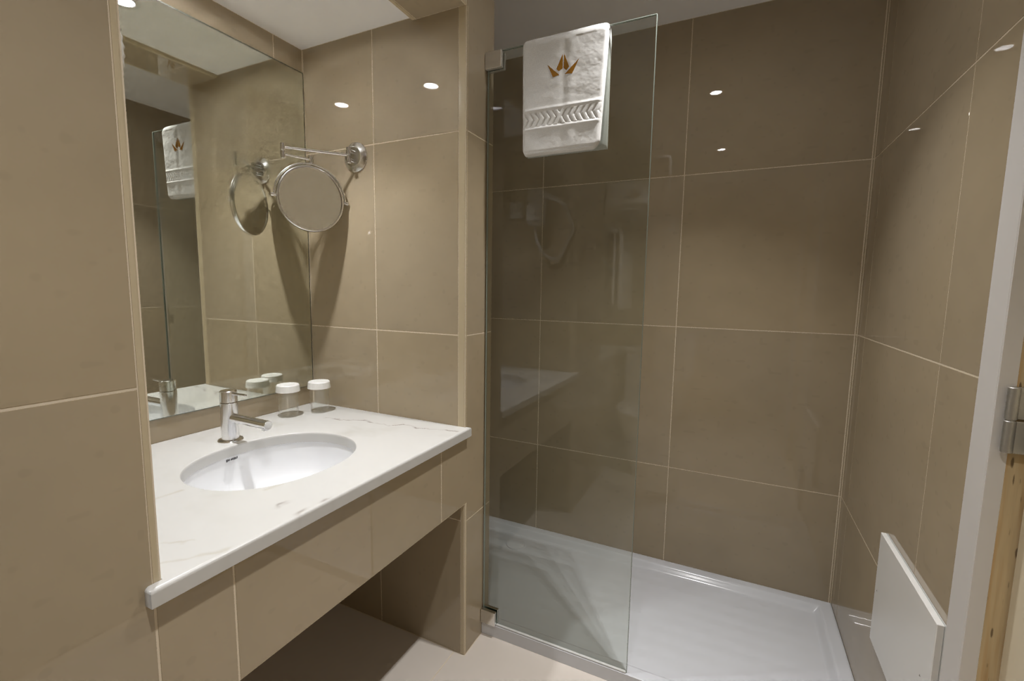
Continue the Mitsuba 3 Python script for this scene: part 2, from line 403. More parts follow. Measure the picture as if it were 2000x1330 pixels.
def hinge(zc):
    k = add("hinge", cat_([cyl((0.4025, 0.9780, zc - 0.0525), (0.4025, 0.9780, zc - 0.001), 0.0075, 0.001, 24),
                           cyl((0.4025, 0.9780, zc + 0.001), (0.4025, 0.9780, zc + 0.0525), 0.0075, 0.001, 24),
                           box(0.4025, 0.434, 0.9822, 0.9855, zc + 0.001, zc + 0.0525, 0.0006), box(0.4025, 0.434, 0.9745, 0.9775, zc - 0.0525, zc - 0.001, 0.0006),
                           box(0.4315, 0.4345, 0.930, 0.9775, zc - 0.0525, zc - 0.001, 0.0006), cyl((0.4025, 0.978, zc - 0.052), (0.4025, 0.978, zc + 0.052), 0.0055)]), "m_steel", dr_, smooth=35, label="brushed steel knuckle hinge")


hinge(1.0100)
hinge(1.7800)
hinge(0.2400)

# ------------------------------------------------------------------ downlights
LABELS = ["round recessed lamp glowing in the niche ceiling above the washbasin", "round recessed ceiling lamp just outside the shower screen", "round recessed ceiling lamp over the middle of the bathroom"]
for (x, y, z, power, tint, BEAM, CUTOFF, GLOW), lab in zip(LAMPS, LABELS):
    d = thing("downlight", lab, "ceiling lamp", "recessed ceiling lamps")
    add("ring", lathe([(0.0285, 0.0), (0.0285, -0.0030), (0.031, -0.0045), (0.038, -0.0040), (0.041, -0.0012), (0.041, 0.0)], (x, y, z), n=48), "m_white_plastic", d, smooth=40)
    disc = lathe([(0.0, 0.0), (0.0280, 0.0), (0.0280, 0.0012), (0.0, 0.0012)], (x, y, z - 0.0014), n=40)
    key = d + "__bulb_face"
    scene[key] = {**mikit.ply(disc, "m_paint"), "light": {"type": "area", "radiance": {"type": "rgb", "value": [GLOW * t for t in tint]}}}
    for k in range(5):                       # the beam that leaves the lamp's face
        a, r = 2 * math.pi * k / 5 + 0.4, 0.017
        o = (x + r * math.cos(a), y + r * math.sin(a), z - 0.007)
        scene[f"beam_{key[:-11]}_{k}"] = {"type": "spot", "cutoff_angle": CUTOFF, "beam_width": BEAM, "intensity": {"type": "rgb", "value": [power / 5 * t for t in tint]},
                                          "to_world": T().look_at(origin=o, target=(o[0], o[1], o[2] - 1), up=(1, 0, 0))}

# ------------------------------------------------------------------ wall mirror
mk = thing("wall_mirror", "large frameless mirror filling the wall behind the washbasin", "mirror")
MZ0, MZ1 = 0.8372, 1.9308
add("glass", box(XM - 0.0005, XM, YN + 0.0035, YS - 0.0035, MZ0 + 0.002, MZ1 - 0.002), "m_mirror", mk)
e0, e1 = XM - 0.0042, XM + 0.0004
add("edge", cat_([box(e0, e1, YN + 0.0015, YN + 0.0035, MZ0, MZ1), box(e0, e1, YS - 0.0037, YS - 0.0015, MZ0, MZ1), box(e0, e1, YN + 0.0015, YS - 0.0015, MZ0, MZ0 + 0.0024), box(e0, e1, YN + 0.0015, YS - 0.0015, MZ1 - 0.0034, MZ1),
                  box(e0, XM - 0.001, YN + 0.003, YS - 0.003, MZ0 + 0.002, MZ1 - 0.002)]), "m_mirror_edge", mk, label="dark polished edge of the mirror")

# ------------------------------------------------------------------ vanity: apron, marble top, basin
ap = thing("vanity_apron", "long beige tiled apron hanging below the marble countertop", "panel")
XA = XF - g
add("board", box(XF - 0.030, XA, YN + 0.0005, YS - 0.0005, ZAP, ZCU - 0.0005), "m_grout", ap)
tiles(ap, plane("x", XF, 1), YAP, [], (YN - 0.011, ZAP - 0.0005, 1.0660, ZCU - 0.001))
BX, BY, RX, RY = -1.020, 0.7575, 0.1720, 0.1990


def ell(k=1.0, n=96, e=2.15):
    t = np.arange(n) * 2 * math.pi / n
    c, s = np.cos(t), np.sin(t)
    return [(BX + k * RX * np.sign(a) * abs(a) ** (2 / e), BY + k * RY * np.sign(b) * abs(b) ** (2 / e)) for a, b in zip(c, s)]


XCO = -0.7139
outline = sg.Polygon([(XM - 0.002, YN + 0.0005), (XF + 0.0003, YN + 0.0005), (XF + 0.0003, 0.3262), (XCO, 0.3262), (XCO, 1.2060), (XF + 0.0003, 1.2060), (XF + 0.0003, YS - 0.0005), (XM - 0.002, YS - 0.0005)])
RT = 0.0065


def marble_layer(off, hole_off, z0, z1):
    p = outline.buffer(-off, join_style=2) if off > 0 else outline
    p = sg.Polygon(p.exterior, [list(sg.Polygon(ell()).buffer(hole_off).exterior.coords)])
    m = trimesh.creation.extrude_polygon(p, z1 - z0, engine="earcut")
    m.apply_translation((0, 0, z0))
    return m


# rounded front arris: stacked rings joined into one surface
def marble_top():
    levels = [(0.0010, 0.0, ZCU), (0.0, 0.0, ZCU + 0.001)]
    for t in np.linspace(0, math.pi / 2, 7):
        levels.append((RT * (1 - math.cos(t)), 0.45 * RT * (1 - math.cos(t)), ZC - RT + RT * math.sin(t)))
    ext0 = np.array(outline.exterior.coords)[:-1]
    if not outline.exterior.is_ccw:
        ext0 = ext0[::-1]
    n = len(ext0)
    d0 = np.roll(ext0, -1, 0) - ext0
    d0 /= np.linalg.norm(d0, axis=1, keepdims=True)
    nin = np.column_stack([-d0[:, 1], d0[:, 0]])
    npv = np.roll(nin, 1, 0)
    # only the edges that show are rounded (not those against walls)
    vis = np.array([1.0 if max(a[0], b[0]) > XF + 0.005 else 0.0 for a, b in zip(ext0, np.roll(ext0, -1, 0))])
    vp = np.roll(vis, 1)
    E, Hh = [], []
    hole = np.array(ell())
    hc = np.array([BX, BY])
    for off, ho, z in levels:
        e = ext0 + off * (nin * vis[:, None] + npv * vp[:, None])
        E.append(np.column_stack([e, np.full(n, z)]))
        dirs = (hole - hc) / np.linalg.norm(hole - hc, axis=1, keepdims=True)
        Hh.append(np.column_stack([hole + dirs * ho, np.full(len(hole), z)]))
    parts = []
    for rings, flip in ((E, False), (Hh, True)):
        k = len(rings[0])
        v = np.vstack(rings)
        f = []
        for i in range(len(rings) - 1):
            for j in range(k):
                q = (j + 1) % k
                f += [(i * k + j, i * k + q, (i + 1) * k + q), (i * k + j, (i + 1) * k + q, (i + 1) * k + j)]
        f = np.array(f)
        parts.append(trimesh.Trimesh(v, f[:, ::-1] if flip else f, process=False))
    for idx, up in ((-1, True), (0, False)):
        vv, ff = trimesh.creation.triangulate_polygon(sg.Polygon(E[idx][:, :2], [Hh[idx][:, :2]]), engine="earcut")
        v3 = np.column_stack([vv[:, :2], np.full(len(vv), E[idx][0, 2])])
        m = trimesh.Trimesh(v3, ff, process=False)
        if (m.face_normals[:, 2].mean() > 0) != up:
            m = trimesh.Trimesh(v3, np.array(ff)[:, ::-1], process=False)
        parts.append(m)
    return cat_(parts)


mt = marble_top()
mt.merge_vertices()
ct = add("vanity_countertop", mt, "m_marble", smooth=35, label="white veined marble vanity countertop with an oval basin cut-out", cat="countertop")
# the undermounted bowl: inside surface, rim flange and outside
prof = [(1.075, 0.0), (1.02, 0.0), (1.015, -0.006), (1.005, -0.02), (0.985, -0.045), (0.945, -0.075), (0.88, -0.100), (0.77, -0.120), (0.60, -0.133), (0.40, -0.139), (0.14, -0.143), (0.0, -0.1435)]
outer = [(0.0, -0.156), (0.42, -0.152), (0.64, -0.146), (0.83, -0.131), (0.95, -0.108), (1.02, -0.076), (1.055, -0.03), (1.075, -0.012)]


def bowl(profile, n=96):
    base = np.array(ell(1.0, n)) - [BX, BY]
    v = np.vstack([np.column_stack([[BX, BY] + base * r, np.full(n, ZCU - 0.0004 + z)]) for r, z in profile])
    f = []
    for i in range(len(profile) - 1):
        for j in range(n):
            q = (j + 1) % n
            f += [(i * n + j, i * n + q, (i + 1) * n + q), (i * n + j, (i + 1) * n + q, (i + 1) * n + j)]
    m = trimesh.Trimesh(v, np.array(f), process=True)
    return m


full = outer + prof
bm = bowl([(r, z) for r, z in full])
bs = add("washbasin", bm, "m_ceramic", smooth=50, label="white oval ceramic washbasin set under the marble countertop", cat="sink")
add("drain", lathe([(0, 0), (0.030, 0), (0.032, 0.0015), (0.030, 0.003), (0.022, 0.0036), (0.0, 0.0042)], (BX, BY, ZCU - 0.1435), n=40), "m_chrome", bs, smooth=40, label="chrome drain plug")
# maker's mark on the bowl's back wall: a row of small dark strokes, too small in the photo to read
marks = []
for i, (w, h0, h1) in enumerate([(0.0030, -0.3, 1), (0.0028, 0, 1), (0.0016, 0, 1), (0.0030, 0, 0.9), (0.0028, 0, 1), (0.0034, -0.1, 1), (0.0028, 0, 0.9), (0.0018, 0, 1.2)]):
    yy = 0.7385 + i * 0.0042
    e = 2.15
    s = abs((yy - BY) / (RY * 1.012)) ** e
    xx = BX - RX * 1.012 * (1 - s) ** (1 / e)
    marks.append(box(xx - 0.001, xx + 0.0006, yy, yy + w, ZCU - 0.011 + 0.005 * h0, ZCU - 0.011 + 0.005 * h1))
add("maker_mark", cat_(marks), "m_ink", bs, label="tiny dark maker's mark")

# ------------------------------------------------------------------ tap
FX, FY = -1.2430, 0.7850
tp = thing("basin_tap", "chrome single-lever mixer tap behind the washbasin", "faucet")
add("base_ring", lathe([(0.0, 0.0), (0.0310, 0.0), (0.0315, 0.0012), (0.0300, 0.0036), (0.024, 0.0048), (0.0215, 0.0050)], (FX, FY, ZC), n=56), "m_chrome", tp, smooth=35)
add("body", lathe([(0.0215, 0.0), (0.0215, 0.1025), (0.0205, 0.1035), (0.0, 0.1035)], (FX, FY, ZC + 0.0042), n=56), "m_chrome", tp, smooth=35)
add("head", lathe([(0.0, 0.0), (0.0205, 0.0), (0.0215, 0.001), (0.0215, 0.0300), (0.0190, 0.0325), (0.0150, 0.0332), (0.0, 0.0335)], (FX, FY, ZC + 0.1087), n=56), "m_chrome", tp, smooth=35)
add("lever", cyl((FX + 0.018, FY, ZC + 0.1330), (FX + 0.0760, FY, ZC + 0.1352), 0.0031, 0.001, 20), "m_chrome", tp, smooth=35)
add("spout", cyl((FX + 0.012, FY, ZC + 0.0655), (FX + 0.1600, FY, ZC + 0.0640), 0.0122, 0.0008, 40), "m_chrome", tp, smooth=35)
add("aerator", cyl((FX + 0.1465, FY, ZC + 0.0490), (FX + 0.1465, FY, ZC + 0.0560), 0.0085, 0.0006, 28), "m_chrome", tp, smooth=35)

# ------------------------------------------------------------------ tumblers with paper lids


def tumbler(x, y, lab):
    t = thing("tumbler", lab, "drinking glass", "lidded tumblers on the countertop")
    r, h, w = 0.0295, 0.094, 0.0016
    b = 0.0070
    wall = [(0, 0.0), (r - 0.003, 0.0), (r, 0.003), (r + 0.001, 0.03), (r + 0.0022, h), (r + 0.0022 - w, h), (r + 0.001 - w, 0.03), (r - w, b + 0.003), (r - w - 0.003, b), (0, b)]
    add("glass", lathe(wall, (x, y, ZC + 0.0003), n=56), "m_glass", t, smooth=35)
    R, z0, z1 = 0.0372, 0.0835, 0.1065
    lid = [(r + 0.0035, z0), (R, z0), (R - 0.0005, z0 + 0.004), (R - 0.0022, z1 - 0.0025), (R - 0.0045, z1), (R - 0.007, z1 - 0.0012), (0, z1 - 0.0012), ]
    under = [(0, h + 0.0008), (r + 0.0030, h + 0.0008), (r + 0.0035, z0)]
    add("lid", lathe(under + lid, (x, y, ZC), n=56), "m_lid", t, smooth=35, label="white pleated paper lid")
    return t


tumbler(-1.3120, 1.0270, "clear glass tumbler with white lid, the one nearer the tap")
tumbler(-1.2680, 1.1150, "clear glass tumbler with white lid, in the corner by the side wall")

# ------------------------------------------------------------------ shaving mirror on its folding arm
sm = thing("shaving_mirror", "round chrome shaving mirror on a folding arm on the niche's side wall", "mirror")
C = np.array([-1.2385, 1.0820, 1.4785])
ax_k = np.array([0.41, 0.912, 0.0])
ax_k /= np.linalg.norm(ax_k)
ax_n = np.array([ax_k[1], -ax_k[0], 0.0])    # towards the room
ax_v = np.array([0, 0, 1.0])
add("wall_plate", lathe([(0.0, 0.0150), (0.030, 0.0150), (0.0340, 0.0140), (0.0420, 0.0085), (0.0475, 0.0040), (0.0480, 0.0)][::-1], (-1.1545, YS - 0.0003, 1.6260), (0, -1, 0), 56), "m_chrome", sm, smooth=40)
A0 = np.array([-1.1540, 1.1620, 0])
A1 = np.array([-1.2743, 1.0130, 0])
A2 = np.array([-1.2360, 1.0840, 0])
at = lambda p, z: (p[0], p[1], z)
add("joint", cat_([cyl(at(A0, 1.600), at(A0, 1.6245), 0.0068, 0.0008, 24), cyl(at(A0, 1.6252), at(A0, 1.650), 0.0068, 0.0008, 24), cyl(at(A0 + [0, 0.004, 0], 1.612), (-1.154, YS - 0.015, 1.612), 0.006, 0, 20), cyl(at(A0 + [0, 0.004, 0], 1.640), (-1.154, YS - 0.015, 1.640), 0.006, 0, 20)]), "m_chrome", sm, smooth=35)
add("arm", cyl(at(A0, 1.6255), at(A1, 1.6240), 0.0040, 0, 20), "m_chrome", sm, smooth=35)
add("joint", cat_([cyl(at(A1, 1.5900), at(A1, 1.6125), 0.0068, 0.0008, 24), cyl(at(A1, 1.6130), at(A1, 1.6360), 0.0068, 0.0008, 24)]), "m_chrome", sm, smooth=35)
add("arm", cyl(at(A1, 1.6030), at(A2, 1.6000), 0.0036, 0, 20), "m_chrome", sm, smooth=35)
add("joint", cyl(at(A2, 1.5885), at(A2, 1.6130), 0.0066, 0.0008, 24), "m_chrome", sm, smooth=35)
RO = 0.1085
arc = [C + RO * (math.cos(t) * ax_k + math.sin(t) * ax_v) for t in np.linspace(0, math.pi, 60)]
add("yoke", tube(arc, 0.0030, 12), "m_chrome", sm, smooth=50)
circ = [C + 0.1000 * (math.cos(t) * ax_k + math.sin(t) * ax_v) for t in np.linspace(0, 2 * math.pi, 96, endpoint=False)]
prof_r = lathe([(0.0955, -0.0075), (0.1000, -0.0080), (0.1030, -0.0050), (0.1030, 0.0050), (0.1000, 0.0080), (0.0955, 0.0075), (0.0955, -0.0075)], C, ax_n, 96)
add("rim", prof_r, "m_chrome", sm, smooth=60)
add("glass", cat_([lathe([(0, -0.0040)] + [(0.0958, -0.0040)] + [(r, r * r / 4.0) for r in np.linspace(0.0958, 0.0, 24)], C + ax_n * 0.0006, ax_n, 96), lathe([(0, 0.0), (0.0958, 0.0), (0.0958, 0.0012), (0, 0.0012)], C - ax_n * 0.0058, ax_n, 96)]), "m_shaving_glass", sm, smooth=40)
for s in (-1, 1):
    add("knob", cat_([cyl(C + s * ax_k * 0.1020, C + s * ax_k * 0.1125, 0.0035, 0, 16), cyl(C + s * ax_k * 0.1090, C + s * ax_k * 0.1185, 0.0058, 0.001, 20)]), "m_chrome", sm, smooth=35)

# ------------------------------------------------------------------ shower tray
TX0, TX1, TY0, TY1 = XSL + 0.001, XR - 0.001, 1.3095, YB - 0.001
nx, ny = 150, 170
gx = np.unique(np.r_[np.linspace(TX0, TX0 + 0.09, 26), np.linspace(TX0 + 0.09, TX1 - 0.09, 40), np.linspace(TX1 - 0.09, TX1, 26)])
gy = np.linspace(TY0, TY1, ny)
Xg, Yg = np.meshgrid(gx, gy, indexing="ij")
edge = np.minimum.reduce([Xg - TX0, TX1 - Xg, Yg - TY0, TY1 - Yg])
rim_w = 0.036
s = np.clip((edge - rim_w) / 0.030, 0, 1)
s = s * s * (3 - 2 * s)
inside = np.clip((edge - rim_w - 0.02) / 0.05, 0, 1)
fall = 0.004 * np.clip(np.hypot(Xg + 0.845, Yg - 1.845) / 1.2, 0, 1)
Zg = ZT - s * (0.026 - fall) + inside * 0.0007 * np.cos(2 * math.pi * (Yg - 1.893) / 0.0667)
Zg -= 0.002 * (np.clip(1 - edge / 0.004, 0, 1)) ** 2
v = np.column_stack([Xg.ravel(), Yg.ravel(), Zg.ravel()])
a, b = Xg.shape
idx = np.arange(a * b).reshape(a, b)
q = np.stack([idx[:-1, :-1], idx[1:, :-1], idx[1:, 1:], idx[:-1, 1:]], -1).reshape(-1, 4)
top = trimesh.Trimesh(v, np.vstack([q[:, [0, 1, 2]], q[:, [0, 2, 3]]]), process=False)
per = np.r_[idx[:, 0], idx[-1, 1:], idx[-2::-1, -1], idx[0, -2:0:-1]]
pv = v[per]
k = len(per)
low = pv.copy()
low[:, 2] = 0.0005
sv = np.vstack([pv, low])
sf = []
for i in range(k):
    j = (i + 1) % k
    sf += [(i, k + i, k + j), (i, k + j, j)]
bot = trimesh.Trimesh(np.vstack([low, [[(TX0 + TX1) / 2, (TY0 + TY1) / 2, 0.0005]]]), np.array([(k, (i + 1) % k, i) for i in range(k)]), process=False)
tray = cat_([top, trimesh.Trimesh(sv, np.array(sf), process=False), bot])


def tray_mesh():
    """The tray lies behind the pillar on the left and reaches the front lip to its right; clipped on the pillar with a manifold cut."""
    t = tray.copy()
    t.merge_vertices()
    man = m3.Manifold(m3.Mesh(np.asarray(t.vertices, np.float32), np.asarray(t.faces, np.uint32)))
    cut = m3.Manifold.cube((1.0, 1.0, 1.0)).translate((XF + 0.0006 - 1.0, YP + 0.0006 - 1.0, -0.5))
    r = man - cut
    mm = r.to_mesh()
    return trimesh.Trimesh(mm.vert_properties[:, :3], mm.tri_verts, process=False)


try:
    tm = tray_mesh()
    assert len(tm.faces) > 100, (len(tm.faces), tray.is_watertight)
except Exception as ex:
    print("tray cut failed", ex)
    tm = tray
ty = add("shower_tray", tm, "m_tray", smooth=30, label="wide white ribbed shower tray on the floor behind the glass", cat="shower tray")
add("drain_cover", lathe([(0, -0.003), (0.043, -0.003), (0.045, 0.0), (0.044, 0.003), (0.036, 0.0055), (0.0, 0.0065)], (-0.8500, 1.8450, ZT - 0.0250), n=48), "m_tray", ty, smooth=40, label="round drain cover")

# ------------------------------------------------------------------ shower screen
sc = thing("shower_screen", "frameless clear glass shower screen standing on the tray", "shower screen")
GX0, GX1, GZ0, GZ1 = XF + 0.0045, -0.2268, ZT + 0.0035, 1.9185
hx = 0.004
add("glass_panel", trimesh.Trimesh([[GX0, YG, GZ0], [GX1, YG, GZ0], [GX1, YG, GZ1], [GX0, YG, GZ1]], [[0, 1, 2], [0, 2, 3]], process=False), "m_pane", sc)
add("glass_edge", cat_([box(GX1 - 0.0008, GX1 + 0.0004, YG - hx, YG + hx, GZ0, GZ1), box(GX0 - 0.0004, GX0 + 0.0012, YG - hx, YG + hx, GZ0, GZ1), box(GX0, GX1, YG - hx, YG + hx, GZ1 - 0.0006, GZ1 + 0.0006), box(GX0, GX1, YG - hx, YG + hx, GZ0 - 0.0004, GZ0 + 0.0006)]), "m_pane_edge", sc, label="dark green polished edge of the pane")
add("bottom_seal", box(GX0 + 0.052, GX1 - 0.002, YG - 0.0065, YG + 0.004, ZT + 0.0002, ZT + 0.0050, 0.001), "m_seal", sc, label="pale strip under the pane")


def clamp(z0, z1, mat):
    add("clamp", cat_([box(XF + 0.001, -0.6740, YG - 0.0175, YG - 0.0042, z0, z1, 0.0012), box(XF + 0.001, -0.6740, YG + 0.0042, YG + 0.0150, z0, z1, 0.0012)]), mat, sc, label="square metal clamp fixing the pane to the pillar")


clamp(1.8660, 1.9150, "m_satin")
clamp(ZT + 0.002, 0.0960, "m_chrome")

# ------------------------------------------------------------------ hand towel over the screen
TW = thing("hand_towel", "folded white hand towel with golden crown hanging over the shower screen", "towel")


def towel_mesh():
    nu, half = 150, 0.0115
    zf, zb, ztop = 1.5935, 1.60, 1.9130
    yfr, ybk = YG - 0.0062 - half, YG + 0.0062 + half
    rad = (ybk - yfr) / 2
    zc = ztop + 0.0005 - rad
    s_front = np.linspace(zf, zc, 210)
    path = [(yfr, z) for z in s_front] + [(YG - rad * math.cos(t), zc + rad * math.sin(t)) for t in np.linspace(0, math.pi, 26)[1:-1]] + [(ybk, z) for z in np.linspace(zc, zb, 60)]
    path = np.array(path)
    ns = len(path)
    tan = np.gradient(path, axis=0)
    tan /= np.linalg.norm(tan, axis=1, keepdims=True)
    nrm = np.column_stack([-tan[:, 1], tan[:, 0]])          # on the front run this points to -y
    front = np.arange(ns) < len(s_front)
    u = np.linspace(0, 1, nu)
    z = path[:, 1]
    # the outline: left edge straight, right edge drawn in towards the bottom
    tt = np.clip((z - zf) / (ztop - zf), 0, 1)
    xl = -0.5960 - 0.0050 * tt
    xr = -0.3640 + 0.0175 * np.clip(tt / 0.95, 0, 1) ** 0.9
    xr = np.where(front, xr, -0.3500)
    # rounded lower corners
    corner = np.clip(1 - (z - zf) / 0.024, 0, 1) * front
    xl = xl + 0.010 * corner ** 2.2
    xr = xr - 0.016 * corner ** 2.0
    X = xl[:, None] + (xr - xl)[:, None] * u[None]
    wv = (xr - xl)[:, None]
    du = np.minimum(u[None], 1 - u[None]) * wv
    endd = np.minimum(np.abs(z - zf) + (~front) * 1.0, np.abs(z - zb) + front * 1.0)[:, None]
    r = 0.012
    ru = np.sqrt(np.clip(1 - (1 - np.clip(du / r, 0, 1)) ** 2, 0, 1))
    re = np.sqrt(np.clip(1 - (1 - np.clip(endd / r, 0, 1)) ** 2, 0, 1))
    th = half * (0.10 + 0.90 * ru * re)
    # surface relief on the outside of the front run
    P3 = np.stack([X * 34, np.zeros_like(X), np.broadcast_to(z[:, None], X.shape) * 30], -1)
    rel = 0.0020 * (meshkit.fbm(P3, 3, 5) - 0.5)
    P4 = np.stack([X * 210, np.zeros_like(X), np.broadcast_to(z[:, None], X.shape) * 210], -1)
    rel += 0.0003 * (meshkit.fbm(P4, 2, 9) - 0.5)
    zz = np.broadcast_to(z[:, None], X.shape)
    # vertical fold through the middle
    xm = -0.4705 + 0.0
    rel += -0.0010 * np.exp(-((X - xm) / 0.010) ** 2) + 0.0008 * np.exp(-((X - xm - 0.02) / 0.012) ** 2)
    bz0, bz1 = 1.6725, 1.7120
    inb = ((zz > bz0) & (zz < bz1)).astype(float)
    cord = lambda c0, w: np.exp(-((zz - c0) / w) ** 2)
    rel = rel * (1 - 0.6 * inb)
    rel += 0.0022 * cord(1.7185, 0.0050) + 0.0022 * cord(1.6660, 0.0050)
    # woven chevrons: pointing left on the left half, right on the right half
    mid = (bz0 + bz1) / 2
    sgn = np.where(X < xm - 0.008, -1.0, 1.0)
    ph = ((X - xm) * sgn - 0.62 * np.abs(zz - mid) * 1.0 * -1) / 0.0175
    ph = np.where(sgn < 0, ((X - xm) + 0.62 * np.abs(zz - mid)) / 0.0175, ((X - xm) - 0.62 * np.abs(zz - mid)) / 0.0175)
    saw = ph - np.floor(ph)
    ridge = np.clip(1 - (2 * saw - 1) ** 4, 0, 1)
    rel += inb * (0.0036 * ridge - 0.0026)
    # lower hem
    rel += -0.0022 * np.exp(-((zz - 1.6035) / 0.0022) ** 2)
    rel *= front[:, None]
    rel += (~front)[:, None] * 0.003 * (meshkit.fbm(P3 + 7, 3, 2) - 0.5)
    rel *= np.clip(du / 0.012, 0, 1) * np.clip(endd / 0.006, 0, 1)
    out = th + rel
    inn = -th * 0.92

    def surf(o):
        return np.stack([X, path[:, 0][:, None] + nrm[:, 0][:, None] * o, path[:, 1][:, None] + nrm[:, 1][:, None] * o], -1)
    A, B = surf(out).reshape(-1, 3), surf(inn).reshape(-1, 3)
    idx = np.arange(ns * nu).reshape(ns, nu)
    q = np.stack([idx[:-1, :-1], idx[:-1, 1:], idx[1:, 1:], idx[1:, :-1]], -1).reshape(-1, 4)
    per = np.r_[idx[0, :], idx[1:, -1], idx[-1, -2::-1], idx[-2:0:-1, 0]]
    off = ns * nu
    sf = []
    for i in range(len(per)):
        a, b = per[i], per[(i + 1) % len(per)]
        sf += [(a, off + a, off + b), (a, off + b, b)]
    tri = lambda q: np.vstack([q[:, [0, 1, 2]], q[:, [0, 2, 3]]])
    f = np.vstack([tri(q), tri(q)[:, ::-1] + off, np.array(sf)])
    m = trimesh.Trimesh(np.vstack([A, B]), f, process=False)
    if m.volume < 0:
        m.invert()
    global FRONT
    FRONT = (A.reshape(ns, nu, 3)[front])
    return m


add("cloth", towel_mesh(), "m_towel", TW, smooth=True)
CROWN = [[(-0.5193, 1.8359), (-0.4833, 1.8033), (-0.5022, 1.8002)],
         [(-0.4745, 1.8569), (-0.4742, 1.8195), (-0.4851, 1.8132), (-0.4921, 1.8200)],
         [(-0.4701, 1.8562), (-0.4545, 1.8205), (-0.4627, 1.8122), (-0.4711, 1.8195)],
         [(-0.4269, 1.8356), (-0.4452, 1.8006), (-0.4671, 1.8032), (-0.4560, 1.8115)]]


def crown(parent, shapes, place, t=0.0016):
    for sh in shapes:
        p = sg.polygon.orient(sg.Polygon(sh), 1.0)
        m = trimesh.creation.extrude_polygon(p, t, engine="earcut")
        m = m.subdivide().subdivide()
        m.vertices = place(m.vertices)
        if m.volume < 0:
            m.invert()
        add("crown_spike", m, "m_gold", parent, label="golden embroidered spike of the crown")


from scipy.interpolate import LinearNDInterpolator
fr = FRONT.reshape(-1, 3)
sel = (fr[:, 2] > 1.77) & (fr[:, 2] < 1.88) & (fr[:, 0] > -0.55) & (fr[:, 0] < -0.40)
yfun = LinearNDInterpolator(fr[sel][:, [0, 2]], fr[sel][:, 1])
crown(TW, CROWN, lambda V: np.column_stack([V[:, 0], yfun(V[:, :2]) + 0.0008 - V[:, 2], V[:, 1]]))

# ------------------------------------------------------------------ access panel on the right wall
pa = thing("access_panel", "white rectangular access panel screwed low on the right wall", "panel")
PX = XR - 0.0005
add("cover", cat_([box(PX - 0.0135, PX - 0.0015, 1.0820, 1.4575, 0.2840, 0.5835, 0.0012)]), "m_white_plastic", pa)
add("backing", box(PX - 0.0016, PX, 1.0785, 1.4540, 0.2860, 0.5850), "m_seal", pa)
for yy, zz in ((1.4367, 0.4311), (1.1277, 0.4397)):
    add("screw", cyl((PX - 0.0142, yy, zz), (PX - 0.0130, yy, zz), 0.0022, 0.0004, 16), "m_steel", pa)

# ------------------------------------------------------------------ things seen only as reflections in the shower glass
sk = thing("wall_socket", "square white wall socket beside the hair dryer in the niche", "socket")
add("plate", box(-1.1160, -1.0450, YN + 0.0002, YN + 0.0095, 1.5780, 1.6640, 0.002), "m_white_plastic", sk)
add("insert", box(-1.1020, -1.0590, YN + 0.0094, YN + 0.0115, 1.5990, 1.6430, 0.0008), "m_white_plastic", sk)
hd = thing("hair_dryer", "white wall-mounted hair dryer with a hose in the niche", "hair dryer")
add("holder", cat_([box(-0.9970, -0.9080, YN + 0.0002, YN + 0.030, 1.5400, 1.7000, 0.008), lathe([(0, 0), (0.041, 0), (0.0440, 0.006), (0.0440, 0.078), (0.041, 0.084), (0.0, 0.084)], (-0.9520, YN + 0.052, 1.5480), n=40)]), "m_white_plastic", hd, smooth=40)
add("motor_cap", lathe([(0, 0), (0.024, 0.0), (0.036, 0.008), (0.0385, 0.022), (0.0, 0.022)], (-0.9520, YN + 0.052, 1.5275), n=40), "m_white_plastic", hd, smooth=40)
add("handset", lathe([(0, 0), (0.034, 0), (0.036, 0.004), (0.0385, 0.070), (0.035, 0.076), (0, 0.076)], (-0.9530, YN + 0.052, 1.6320), n=40), "m_white_plastic", hd, smooth=40)
add("grip", tube(smooth_path([(-0.925, YN + 0.055, 1.688), (-0.87, YN + 0.044, 1.668), (-0.82, YN + 0.020, 1.640), (-0.795, YN + 0.011, 1.618)], 24), np.linspace(0.0165, 0.0085, 24), 20), "m_white_plastic", hd, smooth=50)
hose = smooth_path([(-0.797, YN + 0.010, 1.620), (-0.780, YN + 0.0075, 1.570), (-0.7610, YN + 0.0078, 1.515), (-0.795, YN + 0.009, 1.430), (-0.835, YN + 0.018, 1.362), (-0.885, YN + 0.035, 1.372), (-0.922, YN + 0.054, 1.420), (-0.945, YN + 0.052, 1.480), (-0.950, YN + 0.052, 1.535)], 130)
add("hose", tube(hose, 0.0080 + 0.0010 * np.cos(np.arange(130) * 2.1), 16), "m_white_plastic", hd, smooth=60)

ts = thing("towel_shelf", "chrome tube towel shelf fixed to the left wall behind the camera", "shelf")
SY0, SY1, SZ = -0.70, -0.105, 1.672
bars = [cyl((XF + 0.001, SY1, SZ), (-0.490, SY1, SZ), 0.0060, 0.001, 20), cyl((XF + 0.001, SY0, SZ), (-0.490, SY0, SZ), 0.0060, 0.001, 20)]
add("bracket", bars[0], "m_chrome", ts, smooth=35)
add("bracket", bars[1], "m_chrome", ts, smooth=35)
for xx in (-0.66, -0.575, -0.490):
    add("rail", cyl((xx, SY0, SZ), (xx, SY1, SZ), 0.0055, 0.001, 20), "m_chrome", ts, smooth=35)
add("towel_bar", tube(smooth_path([(XF + 0.001, SY1 - 0.02, SZ - 0.12), (-0.665, SY1 - 0.02, SZ - 0.12), (-0.655, SY1 - 0.03, SZ - 0.12), (-0.655, SY1 - 0.2, SZ - 0.12), (-0.655, SY0 + 0.06, SZ - 0.12)], 40), 0.0055, 16), "m_chrome", ts, smooth=50)


